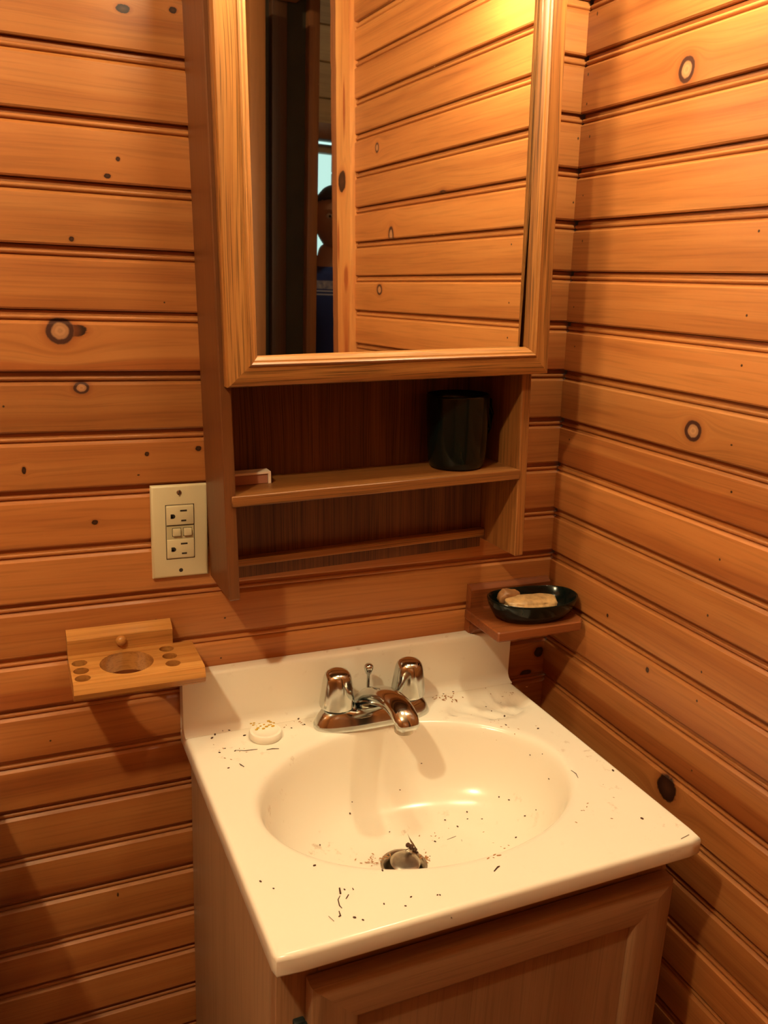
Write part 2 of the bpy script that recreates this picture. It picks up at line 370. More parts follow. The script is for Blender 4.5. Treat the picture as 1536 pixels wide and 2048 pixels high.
for px, py, ru, rv, kd in ((1374, 139, .0125, .0135, 'ring'), (1386, 862, .0135, .0120, 'ring'), (1246, 1291, .018, .008, 'dark'), (1333, 1577, .017, .0165, 'dark'), (1517, 462, .0018, .0018, 'nail'),
        (1494, 631, .0018, .0018, 'nail'), (1483, 731, .0018, .0018, 'nail'), (1463, 890, .0020, .0014, 'nail'), (1462, 984, .0020, .0018, 'nail'), (1440, 1119, .0018, .0018, 'nail'), (1415, 1231, .0018, .0022, 'nail'),
        (1403, 1344, .0016, .002, 'nail'), (1393, 1402, .0018, .0022, 'nail'), (1294, 1340, .003, .0035, 'dark'), (1384, 1541, .0016, .0016, 'nail'), (1194, 27, .0016, .003, 'nail'), (1177, 149, .0016, .0024, 'nail'),
        (1174, 208, .0016, .002, 'nail'), (1179, 273, .0016, .0024, 'nail'), (1166, 391, .0012, .0014, 'nail'), (1164, 482, .0014, .002, 'nail'), (1148, 614, .0014, .0014, 'nail'), (1149, 693, .0014, .0014, 'nail'),
        (1138, 879, .0016, .0016, 'nail'), (1215, 1231, .002, .0024, 'dark'), (1380, 876, .0014, .0014, 'nail')):
    addk(KRt, at_right(px, py), uR, ru, rv, kd)
# knots only the mirror shows
for (y, z, ru, rv, kd) in ((-.757, 1.632, .007, .009, 'ring'), (-.70, 1.475, .010, .016, 'ring'), (-.745, 1.378, .011, .010, 'ring'), (-.52, 1.53, .012, .008, 'ring')):
    addk(KRt, Vector((0, y, z)), uR, ru, rv, kd)
def pick(k, s):
    return M['pine%d' % ((k * 7 + s * 3 + (k // 3)) % 4)]
TONE = {('b', 6): 1.05, ('b', 7): .74, ('r', 8): 1.08}
HEART = {('b', 6): -.036, ('r', 8): -.024, ('b', 16): -.040, ('r', 13): -.030, ('b', 12): -.030}
for side in ('b', 'r'):
    D = KB if side == 'b' else KRt
    for k in range(-9, 27):
        z0 = zk(k); h = z0 - zk(k + 1) - .0130
        if z0 > CEIL_Z - .012 or z0 - h < .0: continue
        kn = D.get(k); mt = pick(k, side == 'r')
        if kn or (side, k) in HEART: mt = pine('pine_knotty_%s_%d' % (side, k + 9), kn or (), TONE.get((side, k), [1.0, .92, .96][k % 3]), freq=[40, 50, 60][k % 3], contrast=.95, heart=HEART.get((side, k)))
        ins = [0, .0006, -.0004, .0003][(k * 5 + (side == 'r')) % 4]
        if side == 'b':
            bm = prism([(t, z) for t, z in plank_profile(h, ins)], XL, wx(0, z0) + .006)
            o = from_bm('plank', bm, mt, wb, True, None, 32)
            o.data.transform(Matrix.Translation((0, 0, 0))); o.location = (0, 0, z0)
        else:
            bm = prism(plank_profile(h, ins), 0.0, -J1)
            o = from_bm('plank', bm, mt, wr, True, None, 32)
            xa = Vector((-WA, -1, 0)).normalized(); za = Vector((CT, 0, 1)).normalized(); ya = za.cross(xa).normalized(); za = xa.cross(ya)
            m = Matrix((xa, ya, za)).transposed().to_4x4(); m.translation = Vector((wx(0, z0), 0, z0)); o.matrix_local = m
# live-edge casing at the doorway (seen in the mirror)
def at_wall(y, z): return wx(y, z)
jn = empty('trim_1', (wx(-.9, 1.0), -.9, 0), kind='structure')
rings = []
for i in range(90):
    z = CEIL_Z * i / 89; x = wx(-.9, z); wob = .0025 * noise.noise(Vector((z * 22, 1, 0))) + .0035 * noise.noise(Vector((z * 70, 3, 0)))
    ed = -.9465 + wob; md = -.918 + wob * .6
    rings.append([Vector((x - .010, J1, z)), Vector((x - .010, md, z)), Vector((x - .0085, ed, z)), Vector((x + .10, ed, z)), Vector((x + .10, J1, z))])
b = loft(rings[:]); me = bpy.data.meshes.new('casing_board')
bmesh.ops.recalc_face_normals(b, faces=b.faces); b.to_mesh(me); b.free()
M['jamb'] = wood('live_edge_pine', (0.645, 0.300, 0.099), (0.570, 0.228, 0.068), (0.375, 0.090, 0.023), 'zy', freq=22, band=12, contrast=1.9, rough=.35, knots=((1.586, .008, .020, .017, 'dark'), (1.47, -.012, .05, .006, 'halo'), (1.72, .02, .06, .006, 'halo'), (1.40, .025, .03, .012, 'halo')))
M['wane'] = wood('wane_edge', (0.285, 0.102, 0.032), (0.225, 0.072, 0.023), (0.120, 0.030, 0.009), 'z', freq=40, band=14, contrast=1.4, rough=.6)
cb_ = link('casing_board', me, M['jamb'], jn); me.materials.append(M['wane'])
for f in me.polygons:
    c = f.center + Vector((0, -.9, 0))
    if f.normal.x < -.3 and c.y < -.925: f.material_index = 1
# rest of the right wall beyond the doorway, the other walls of the room
W1 = box('wall_right_beyond', 0.0, .10, YF, -1.62, 0, CEIL_Z, M['pine2']); W1.name = 'wall_right_2'; tag(W1, kind='structure')
dd = empty('door_1', (-.03, -1.42, 0), kind='structure')
box('door_slab', -.048, -.008, -1.95, -1.418, .01, 2.05, M['brownslab'], dd, .002)
lth = lathe([(.0, 0), (.012, .0), (.012, .03), (.026, .04), (.028, .055), (.018, .065), (.0, .067)], (-.048, -1.88, .95), 20, mat3=Matrix.Rotation(-PI / 2, 3, 'Y'))
from_bm('door_knob', lth, M['brass'], dd, True)
tag(box('wall_header', 0.0, .10, -1.50, -.956, 2.08, CEIL_Z, M['pine1']), kind='structure').name = 'wall_right_3'
tag(box('wall_left', XL - .1, XL, YF, .012, 0, CEIL_Z, M['pine1']), kind='structure')
tag(box('wall_front', XL - .1, .10, YF - .1, YF, 0, CEIL_Z, M['pine3']), kind='structure')
HZ = 3.1
tag(box('ceiling_2', .10, 2.2, -3.7, -.80, HZ, HZ + .08, M['ceil']), kind='structure')
tag(box('wall_hall_5', -.02, .10, -3.6, YF - .1, 0, HZ, M['pine3']), kind='structure')
tag(box('wall_hall_6', .02, .10, YF - .1, -.80, CEIL_Z, HZ, M['pine3']), kind='structure')
# hall beyond the doorway
tag(box('wall_hall_near', .10, 2.1, -.86, -.80, 0, HZ, M['pine3']), kind='structure').name = 'wall_hall_1'
tag(box('wall_hall_right', 2.05, 2.15, -3.6, -.80, 0, HZ, M['pine3']), kind='structure').name = 'wall_hall_2'
WX0, WX1, WZ0, WZ1 = .93, 1.095, 1.15, 2.055
hb = empty('wall_hall_far', (1, -3.5, 0), kind='structure'); hb.name = 'wall_hall_3'
zz = 0.0; i = 0
while zz < HZ:
    z1 = min(zz + .165, HZ)
    segs = [(0.0, 2.05)] if (z1 <= WZ0 or zz >= WZ1) else [(0.0, WX0), (WX1, 2.05)]
    for a, c in segs: box('plank', a, c, -3.60, -3.5 + .002 * (i % 2), max(zz, 0) + .003, z1, M['hallwood'], hb, .004, 1)
    zz = z1; i += 1
wn = empty('window_1', (1.0, -3.5, WZ0), kind='structure')
for nm, a in (('window_frame', (WX0 - .06, WX0, -3.52, -3.47, WZ0 - .06, WZ1 + .06)), ('window_frame', (WX1, WX1 + .06, -3.52, -3.47, WZ0 - .06, WZ1 + .06)), ('window_frame', (WX0, WX1, -3.52, -3.47, WZ1, WZ1 + .04)), ('window_sill', (WX0 - .06, WX1 + .06, -3.52, -3.44, WZ0 - .09, WZ0 - .06)), ('valance', (WX0 - .08, WX1 + .08, -3.50, -3.42, WZ1 + .055, WZ1 + .13))):
    box(nm, *a, M['hallwood'] if nm != 'valance' else M['post'], wn, .003)
box('pane', WX0, WX1, -3.505, -3.50, WZ0 - .06, WZ1, M['glass'], wn)
ph = empty('hall_partition', (.08, -1.5, 0), kind='structure'); ph.name = 'wall_hall_4'
box('gloom_panel', -.02, .165, -1.56, -1.53, 0, HZ, M['hall_gloom'], ph)
box('post', .037, .078, -1.53, -1.50, 0, HZ, M['post_dark'], ph, .003); box('post', .138, .168, -1.53, -1.50, 0, HZ, M['post'], ph, .003)
hl = empty('added_hall_light', (1.3, -2.0, HZ), 'added unseen globe light brightening the room beyond the doorway', 'lamp')  # unseen light added to lift the hall and the person
from_bm('globe', lathe([(.0, HZ - .11), (.05, HZ - .10), (.075, HZ - .06), (.06, HZ - .02), (.05, HZ - .012)], (1.3, -2.0, 0), 24), M['hallfill'], hl, True)
from_bm('base', lathe([(.07, HZ - .012), (.07, HZ)], (1.3, -2.0, 0), 24), M['brass'], hl, True)

# ------------------------------------------------------------------ lights: globe bar on the cabinet, ceiling globe, added lamp for the right-wall glow
def globe(name, c, r, mat, parent):
    b = bmesh.new(); bmesh.ops.create_uvsphere(b, u_segments=24, v_segments=16, radius=r)
    for v in b.verts: v.co += Vector(c)
    return from_bm(name, b, mat, parent, True)
lb = empty('vanity_light_bar', (-.3, -.04, 1.73), 'lit bar of round bulbs above the mirror cabinet', 'light')
box('bar', -.53, -.07, -.10, -.001, 1.7335, 1.822, M['oak_door_h'], lb, .004)
for i, c in enumerate(BULBS):
    sk = from_bm('socket', lathe([(.022, 0), (.024, .05), (.018, .055)], (c[0], -.10, c[2]), 20, mat3=Matrix.Rotation(PI / 2, 3, 'X')), M['chrome'], lb, True)
    globe('bulb', c, BULB_R, M['bulb'] if i < 2 else M['deadbulb'], lb)
wc = empty('added_glow_lamp', (wx(-.275, 1.9), -.275, 1.87), 'added lamp out of view that makes the glow high on the right wall', 'light')
from_bm('backplate', lathe([(.0, .0), (.045, .0), (.045, .008), (.038, .014), (.0, .014)], (wx(-.275, 1.9) - .0005, -.275, 1.885), 28, mat3=Matrix.Rotation(-PI / 2, 3, 'Y')), M['brass'], wc, True)
from_bm('arm', tube([(wx(-.275, 1.9) - .012, -.275, 1.885), (-.065, -.275, 1.89), (SCONCE[0], -.275, 1.885), (SCONCE[0], -.275, 1.865)], .006, 12), M['brass'], wc, True)
from_bm('socket', lathe([(.018, .020), (.016, .052)], SCONCE, 20), M['brass'], wc, True)
globe('bulb', SCONCE, .026, M['glowbulb'], wc)
cl = empty('ceiling_light', (CEIL[0], CEIL[1], CEIL_Z), 'round glass ceiling light in the middle of the bathroom', 'light')
from_bm('base', lathe([(.08, CEIL_Z - .03), (.085, CEIL_Z)], (CEIL[0], CEIL[1], 0), 24), M['brass'], cl, True)
from_bm('socket', lathe([(.02, CEIL[2] + .035), (.02, CEIL_Z - .03)], (CEIL[0], CEIL[1], 0), 16), M['brass'], cl, True)
globe('bulb', CEIL, CEIL_R, M['ceilbulb'], cl)
# ------------------------------------------------------------------ mirror cabinet
UL, UR_, UF, UB, ST = -.50368, -.11228, -.09725, 1.02804, .0130
DL, DR, DB, DT, DTH = -.49900, -.10150, 1.2717, 1.722, .0185
UT = 1.722; SH, SHT = 1.1501, .0127
FR = Matrix.Translation(KO) @ KR.to_4x4() @ Matrix.Translation(-KO)
mc = empty('medicine_cabinet', FR @ Vector((-.3, 0, UB)), 'oak mirror cabinet with open lower shelves hung on the plank wall', 'cabinet', rot=KR)
def cbx(name, a, mat, parent=mc, bev=.0012, seg=1): return box(name, *a, mat, parent, bev, seg, FR)
Y0 = -.0015
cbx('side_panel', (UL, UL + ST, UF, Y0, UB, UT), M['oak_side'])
cbx('side_panel', (UR_ - ST, UR_, UF, Y0, UB + .006, UT), M['oak_v'])
# narrow facing strips on the front edges
cbx('back_panel', (UL + ST, UR_ - ST, -.007, Y0, UB - .006, UT - .01), M['oak_ply'], bev=0)
cbx('top_panel', (UL + ST, UR_ - ST, UF, -.007, UT - .012, UT), M['oak_h'])
cbx('bottom_panel', (UL + ST, UR_ - ST, UF + .001, -.007, DB + .004, DB + .016), M['oak_h'])
b = bm_box(UL + ST - .005, UR_ - ST + .002, UF - .0015, -.007, SH - SHT, SH, .001, 1)
from_bm('shelf', b, M['oak_h'], mc, True, FR)
cbx('lower_rail', (UL + ST, UR_ - ST - .0, -.0195, -.007, 1.0405, 1.0505), M['oak_door_h'])
# door: four mitred frame members with a moulded inner edge
DY = UF - .0012                                    # back of the door
dr_ = bpy.data.objects.new('door', None)
prof = [(0.0, 0.0), (0.0, -DTH + .004), (.0012, -DTH + .0012), (.0035, -DTH), (.0188, -DTH), (.0196, -DTH - .0016), (.0210, -DTH - .0024), (.0224, -DTH - .0012), (.0230, -DTH + .0002), (.0245, -DTH + .0006), (.0272, -DTH + .0040), (.0290, -DTH + .0090), (.0290, -.006), (.026, -.004), (.026, 0)]
WL, WR_, WB = .0405, .0290, .0405                   # stile / rail widths differ slightly
def member(c0, c1, inward, w0, w1, wm, mat, name='frame_member'):
    """c0,c1 outer corners (x,z); inward unit (x,z); mitred: at depth s the ends move in by w0*s/.., w1*s/.."""
    k = wm / .0290; rings = []
    d = Vector(((c1[0] - c0[0]), 0, (c1[1] - c0[1]))).normalized(); iv = Vector((inward[0], 0, inward[1]))
    for c, sg, we in ((c0, 1, w0), (c1, -1, w1)):
        ring = []
        for s, t in prof:
            fr_ = s / .0290
            ring.append(Vector((c[0], DY + t, c[1])) + iv * (s * k) + d * (sg * we * fr_))
        rings.append(ring)
    return from_bm(name, loft(rings), mat, mdoor, True, FR, 30)
mdoor = bpy.data.objects.new('door', None); C.objects.link(mdoor); mdoor.parent = mc; MW[mdoor] = MW[mc]
E0, E1 = .0350, .0290; EB = .0325
member((DL, DB), (DL, DT), (1, 0), EB, EB, E0, M['oak_door_v'])
member((DR, DT), (DR, DB), (-1, 0), EB, EB, E1, M['oak_door_v'])
member((DL, DB), (DR, DB), (0, 1), E0, E1, EB, M['oak_door_h'])
member((DL, DT), (DR, DT), (0, -1), E0, E1, EB, M['oak_door_h'])
# the glass sits a touch askew in its rebate
mc_ = FR @ Vector(((DL + DR) / 2, DY - .0075, (DB + DT) / 2))
nn = Vector((.025, -1, .010)).normalized(); xx = Vector((1, 0, 0)); xx = (xx - nn * xx.dot(nn)).normalized(); zz_ = nn.cross(xx) * -1
MF = Matrix((xx, -nn, zz_)).transposed().to_4x4(); MF.translation = mc_
hw, hh = (DR - DL) / 2 - .027, (DT - DB) / 2 - .027
me = bpy.data.meshes.new('mirror'); bmm = bm_box(-hw, hw, -.0, .003, -hh, hh); bmm.to_mesh(me); bmm.free()
o = bpy.data.objects.new('mirror', me); C.objects.link(o); me.materials.append(M['mirror']); o.parent = mdoor
me.transform(MW[mc].inverted() @ MF)

# cup and box on the open shelf
cupf = FR
cc = Vector((-.1895, -.0495, SH + .0004))
cup = empty('ceramic_cup', FR @ cc, 'dark green glazed ceramic cup on the open cabinet shelf', 'cup', rot=KR)
from_bm('body', lathe([(.0, .0), (.031, .0), (.0345, .002), (.0368, .010), (.0385, .035), (.0395, .065), (.0400, .090), (.0398, .0925), (.0385, .0935), (.0370, .092), (.0362, .080), (.0350, .02), (.033, .006), (.0, .005)], cc, 48, cap0=False, cap1=False), M['green'], cup, True, FR, 60)
hp = [cc + Vector((.036 + x, .016, z)) for x, z in ((0, .080), (.010, .086), (.019, .080), (.022, .062), (.019, .044), (.010, .030), (0, .026))]
from_bm('handle', tube(hp, [.0042, .0045, .0045, .0042, .0042, .0042, .004], 12), M['green'], cup, True, FR)
bx0 = empty('small_box', FR @ Vector((-.455, -.045, SH)), 'small brown box with a pale edge at the shelf\'s left end', 'box', rot=KR)
cbx('body', (-.4895, -.4405, -.050, -.0335, SH + .0003, SH + .0118), plain('box_brown', (.34, .13, .075), .6), bx0, .0004)
pe = plain('box_pale', (.72, .55, .42), .6)
b = bm_box(-.4905, -.4368, -.0512, -.0325, SH + .0119, SH + .0143)
bm_box(-.4402, -.4368, -.0512, -.0325, SH + .0002, SH + .0119, bm=b)
from_bm('pale_border', b, pe, bx0, False, FR)

# ------------------------------------------------------------------ outlet
PXL, PZT, PW, PH = -.56742, 1.13903, .0668, .1143
pl = empty('wall_outlet', (PXL + PW / 2, 0, PZT - PH / 2), 'ivory ground-fault outlet plate with two sockets left of the cabinet', 'outlet')
PC = Vector((PXL + PW / 2, 0, PZT - PH / 2))
def bev_plate(x0, x1, z0, z1, y0, y1, inset):
    rings = []
    for y, i in ((y0, 0), (y1 + .0022, 0), (y1 + .0006, inset * .55), (y1, inset)):
        rings.append([Vector((x0 + i, y, z0 + i)), Vector((x1 - i, y, z0 + i)), Vector((x1 - i, y, z1 - i)), Vector((x0 + i, y, z1 - i))])
    return loft(rings)
from_bm('cover_plate', bev_plate(PXL, PXL + PW, PZT - PH, PZT, -.0005, -.0065, .0032), M['ivory'], pl, True, None, 50)
def ob(name, dx0, dx1, dz0, dz1, y0, y1, mat, par, bev=.0006): return box(name, PC.x + dx0, PC.x + dx1, y1, y0, PC.z + dz0, PC.z + dz1, mat, par, bev, 2)
ob('device_gap', -.0170, .0170, -.0338, .0338, -.005, -.00665, M['slot'], pl, 0)
rc = ob('device_face', -.0164, .0164, -.0332, .0332, -.005, -.0072, M['ivory'], pl, .001)
for s in (1, -1):
    f = ob('socket_face', -.0162, .0162, s * .0205 - .0115, s * .0205 + .0115, -.006, -.0088, M['ivory'], pl, .0012)
    zc = s * .0205
    ob('slot', .0000, .0080, zc + .0050, zc + .0070, -.008, -.0090, M['slot'], f, 0)
    ob('slot', .0010, .0070, zc - .0072, zc - .0052, -.008, -.0090, M['slot'], f, 0)
    hb2 = lathe([(.0, 0), (.0027, 0), (.0027, .0003), (0, .0003)], (PC.x - .0085, -.0088, PC.z + zc - .0005), 16, mat3=Matrix.Rotation(PI / 2, 3, 'X'), cap0=False, cap1=False)
    bm_box(PC.x - .0113, PC.x - .0085, -.0091, -.0088, PC.z + zc - .0032, PC.z + zc + .0022, bm=hb2)
    from_bm('ground_hole', hb2, M['slot'], f)
ob('button_recess', -.0160, .0160, -.0086, .0088, -.0070, -.00728, M['ivory_dim'], pl, 0)
ob('recess_shadow', -.0160, .0160, .0078, .0088, -.0070, -.0075, M['slot'], pl, 0)
for dx, nm in ((-.0045, 'reset_button'), (.0085, 'test_button')):
    ob(nm + '_gap', dx - .0051, dx + .0051, -.0053, .0050, -.0070, -.00738, M['slot'], pl, 0)
    ob(nm, dx - .0046, dx + .0046, -.0044, .0045, -.0068, -.0102, M['ivory'], pl, .0006)
sc = from_bm('screw', lathe([(.0, .0018), (.0026, .0014), (.0032, 0)], (PC.x - .0005, -.0063, PC.z + .0485), 20, mat3=Matrix.Rotation(PI / 2, 3, 'X'), cap0=False), M['dullchrome'], pl, True)
b = bm_box(-.0004, .0004, -.0086, -.0079, -.0028, .0028); b.transform(Matrix.Translation((PC.x - .0005, 0, PC.z + .0485)) @ Matrix.Rotation(.25, 4, 'Y')); from_bm('screw_slot', b, M['slot'], sc)
from_bm('screw_hole', lathe([(.0, .0004), (.0024, .0004), (.0024, 0)], (PC.x, -.0063, PC.z - .0485), 20, mat3=Matrix.Rotation(PI / 2, 3, 'X'), cap0=False), M['slot'], pl)

# ------------------------------------------------------------------ toothbrush holder tray
TZ = .9455
th = empty('toothbrush_holder', (-.60, 0, TZ - .02), 'wooden wall tray with one cup hole and six brush holes', 'holder')
def yz_prism(prof, x0, x1): return loft([[Vector((x0, y, z)) for y, z in prof], [Vector((x1, y, z)) for y, z in prof]])
from_bm('back_board', yz_prism([(-.0005, TZ - .020), (-.0005, .9705), (-.0055, .9725), (-.0195, .9655), (-.0205, .9640), (-.0205, TZ - .020)], -.6690, -.5485), M['holder'], th, True, None, 25)
tray = from_bm('tray', yz_prism([(-.0205, TZ - .0235), (-.0205, TZ), (-.0928, TZ), (-.0958, TZ - .0012), (-.0982, TZ - .0054), (-.1002, TZ - .0118), (-.0982, TZ - .0180), (-.0930, TZ - .0221), (-.087, TZ - .0235)], -.6690, -.5255), M['holder'], th, False)
HC = Vector((-.6085, -.0560))
holes = [(-.6075, -.0575, .0300)]
for hx_, ys_ in ((-.6580, (-.0435, -.0645, -.0840)), (-.5585, (-.0345, -.0560, -.0770))):
    for hy_ in ys_: holes.append((hx_, hy_, .0084))
    p = at_z(px, py, TZ); holes.append((p.x, max(p.y, -.0765), .0086))
cut = []
b = bmesh.new()
for x, y, r in holes: lathe([(r, TZ - .03), (r, TZ + .01)], (x, y, 0), 40, bm=b)
cm = bpy.data.meshes.new('cut'); bmesh.ops.recalc_face_normals(b, faces=b.faces); b.to_mesh(cm); b.free(); cut = bpy.data.objects.new('cut', cm); C.objects.link(cut)
cut.matrix_world = Matrix.Translation((0, 0, 0))
md = tray.modifiers.new('holes', 'BOOLEAN'); md.object = cut; md.operation = 'DIFFERENCE'; md.solver = 'EXACT'
bpy.context.view_layer.update(); nm_ = evald(tray); tray.modifiers.clear(); tray.data = nm_
bpy.data.objects.remove(cut)
tray.data.shade_smooth(); tray.data.set_sharp_from_angle(angle=math.radians(24))
kp = at_y(242, 1281, -.0205)
from_bm('wooden_plug', lathe([(.0, .0062), (.0035, .0056), (.0060, .0030), (.0064, .0)], (kp.x, -.0203, kp.z), 24, mat3=Matrix.Rotation(PI / 2, 3, 'X'), cap0=False), M['holder'], th, True)

# ------------------------------------------------------------------ soap shelf, dish, soaps
SZ = .9375
ss = empty('soap_shelf', (-.06, 0, .90), 'small reddish wooden corner shelf carrying the green soap dish', 'shelf')
from_bm('back_board', yz_prism([(-.0005, .8995), (-.0005, .9695), (-.0055, .9705), (-.0125, .9655), (-.0135, .9640), (-.0135, .8995)], -.1300, .0030), M['holder_red'], ss, True, None, 25)
a0, a1, a2 = at_z(1004, 1268, SZ), at_z(940, 1213, SZ), at_z(1172, 1234, SZ)
x0, x1, yf = -.1385, .0050, -.1050
def outl(i, z): return [Vector((x0 + .0 + i, -.0135, z)), Vector((x0 + i, yf + .002 + i, z)), Vector((x0 + .002 + i, yf + i, z)), Vector((x1 - .010 - i, yf + i, z)), Vector((x1 - .001 - i * .5, yf + .010 + i, z)), Vector((x1 - .001, -.0135, z))]
from_bm('shelf_board', loft([outl(.002, SZ - .0145), outl(0, SZ - .012), outl(0, SZ - .0015), outl(.0015, SZ)]), M['holder_red'], ss, True, None, 30)
from_bm('support_block', yz_prism([(-.0135, SZ - .040), (-.0135, SZ - .0145), (-.034, SZ - .0145), (-.034, SZ - .024)], -.128, -.100), M['holder_red'], ss)
DC = Vector((-.0620, -.0655, SZ + .0004)); A = .0670; Bq = .0415
sd = empty('soap_dish', DC, 'dark green oval ceramic soap dish on the corner shelf', 'dish', rot=Matrix.Rotation(-.02, 3, 'Z'))
RT = Matrix.Rotation(-.05, 3, 'Z')
def oval(prof, c, n=64):
    rings = []
    for r, z in prof:
        ring = []
        for i in range(n):
            a = 2 * PI * i / n
            ring.append(Vector(c) + RT @ Vector((A * r * math.copysign(abs(math.cos(a)) ** .9, math.cos(a)), Bq * r * math.copysign(abs(math.sin(a)) ** .9, math.sin(a)), z + .0015 * (r > .9) * math.cos(2 * a))))
        rings.append(ring)
    return rings
from_bm('dish', loft(oval([(.01, 0), (.68, 0), (.74, .0015), (.86, .008), (.955, .018), (1.0, .0275), (1.0, .0290), (.975, .0300), (.945, .0285), (.90, .020), (.80, .011), (.65, .0065), (.01, .006)], DC), True, True, True), M['green'], sd, True, None, 70)
def lump(name, c, dims, rot, mat, seed, label):
    b = bmesh.new(); bmesh.ops.create_icosphere(b, subdivisions=4, radius=1)
    for v in b.verts:
        p = v.co.copy(); n = noise.noise(p * 1.3 + Vector((seed, 0, 0))) * .22 + noise.noise(p * 4 + Vector((seed, 3, 0))) * .06
        p = Vector([math.copysign(abs(q) ** .72, q) for q in p]) * (1 + n)
        v.co = Matrix.Rotation(rot[2], 3, 'Z') @ Matrix.Rotation(rot[1], 3, 'Y') @ Matrix.Rotation(rot[0], 3, 'X') @ Vector((p.x * dims[0], p.y * dims[1], p.z * dims[2])) + Vector(c)
    return tag(from_bm(name, b, mat, None, True, None, None), label, 'soap')
lump('soap_bar', (-.0640, -.0640, SZ + .0180), (.0400, .0170, .0095), (.15, .02, -.06), M['soap'], 1, 'long pale tan piece of worn soap in the green dish')
lump('soap_bar', (-.0860, -.0420, SZ + .0225), (.0185, .0105, .0110), (.2, .25, .2), M['soap2'], 5, 'darker brown stub of soap behind the pale one')

# ------------------------------------------------------------------ vanity top with basin and backsplash
vt = empty('bathroom_sink', ((VL + VR) / 2, -.21, VZ - .02), 'cream cultured marble sink top with oval basin and backsplash', 'sink')
BC = Vector((-.3045, -.2220)); BA, BB_ = .1885, .1385
NA = 144
def ell(t, i, ax=None, ay=None):
    a = 2 * PI * i / NA; return Vector((BC.x + BA * t * math.cos(a), BC.y + BB_ * t * math.sin(a)))
REC = Vector((-.130, -.082))
def dz(x, y):
    # shallow soap recess right of the tap, shallow lip near the back
    e = ((x - REC.x) / .058) ** 2 + ((y - REC.y) / .034) ** 2
    z = 0
    if e < 1.25:
        s = max(0, min(1, (1.25 - e) / .55)); s = s * s * (3 - 2 * s); z -= .0085 * s + .0015 * math.sin(9 * (x + y) / .05) * s
    return z
rect = []
for i in range(NA):
    a = 2 * PI * i / NA; d = Vector((math.cos(a) * BA, math.sin(a) * BB_)); best = 9
    for lim, comp, o0 in ((VL, 0, BC.x), (VR, 0, BC.x), (VF, 1, BC.y), (-.002, 1, BC.y)):
        if abs(d[comp]) > 1e-9:
            s = (lim - o0) / d[comp]
            if s > 0: best = min(best, s)
    rect.append(BC + d * best)
for cx_, cy_ in ((VL, VF), (VR, VF), (VL, -.002), (VR, -.002)):
    j = min(range(NA), key=lambda i: (rect[i] - Vector((cx_, cy_))).length); rect[j] = Vector((cx_, cy_))
def rc_corner(p, inset, rr=.007):
    x = min(max(p.x, VL + inset), VR - inset); y = max(p.y, VF + inset); y = min(y, -.002)
    # round the two front corners
    for cx_, sx in ((VL, 1), (VR, -1)):
        ex = cx_ + sx * rr; ey = VF + rr
        if (x - ex) * sx < 0 and y < ey:
            v = Vector((x - ex, y - ey)); 
            if v.length > rr - inset: v = v.normalized() * (rr - inset); x, y = ex + v.x, ey + v.y
    return x, y
rings = []; T0 = 1.10
NR = 22
for j in range(NR + 1):
    s = j / NR; ring = []
    for i in range(NA):
        a = ell(T0, i); bq = Vector(rc_corner(rect[i], .0045)); p = a.lerp(bq, s); ring.append(Vector((p.x, p.y, VZ + (dz(p.x, p.y) if 0 < s < 1 else 0))))
    rings.append(ring)
for ins, zz2 in ((.0030, -.0004), (.0014, -.0015), (.0004, -.0032), (0, -.0052), (0, -.0190), (.0008, -.0208), (.002, -.0214)):
    ring = []
    for i in range(NA):
        x, y = rc_corner(rect[i], ins); ring.append(Vector((x, y, VZ + zz2)))
    rings.append(ring)
rings.append([Vector((*(BC + (Vector((r.x, r.y)) - BC) * .93), r.z)) for r in rings[-1]])
from_bm('deck', loft(rings, True, False, False), M['marble'], vt, True, None, 70)
pf = [(1.10, 0), (1.07, 0), (1.045, -.0003), (1.025, -.0012), (1.008, -.0032), (.994, -.0068), (.982, -.0125), (.968, -.022), (.948, -.036), (.920, -.051), (.882, -.066), (.832, -.0790), (.770, -.0890), (.70, -.0962), (.62, -.1008), (.52, -.1040), (.40, -.1068), (.30, -.1090), (.22, -.1115), (.175, -.1130), (.155, -.1145)]
DC2 = Vector((-.3150, -.2130)); rings = []
for t, z in pf:
    ring = []
    wgt = max(0, min(1, (.75 - t) / .6)); wgt = wgt * wgt * (3 - 2 * wgt)
    for i in range(NA):
        a = 2 * PI * i / NA; p = ell(t, i); c = DC2 + Vector((math.cos(a), math.sin(a))) * (.0265 * t / .155); p = p.lerp(c, wgt)
        # the back of the floor sits a little higher, the wall to it curves in
        ring.append(Vector((p.x, p.y, VZ + z)))
    rings.append(ring)
from_bm('basin', loft(rings, True, False, False), M['marble'], vt, True, None, 80)
# backsplash with coved foot
bs = [(-.0015, VZ - .001), (-.0015, VZ + .0785), (-.004, VZ + .0790), (-.0165, VZ + .0790), (-.0192, VZ + .0780), (-.0207, VZ + .0755), (-.0210, VZ + .071), (-.0212, VZ + .014), (-.0222, VZ + .0085), (-.0250, VZ + .0040), (-.0290, VZ + .0014), (-.034, VZ + .0003), (-.034, VZ - .001)]
from_bm('backsplash', loft([[Vector((x, y * s if y > -.02 else y + (0 if s == 1 else .001), z)) for y, z in bs] for x, s in ((VL, .98), (VL + .0012, 1), (VR - .0012, 1), (VR, .98))]), M['marble'], vt, True, None, 40)
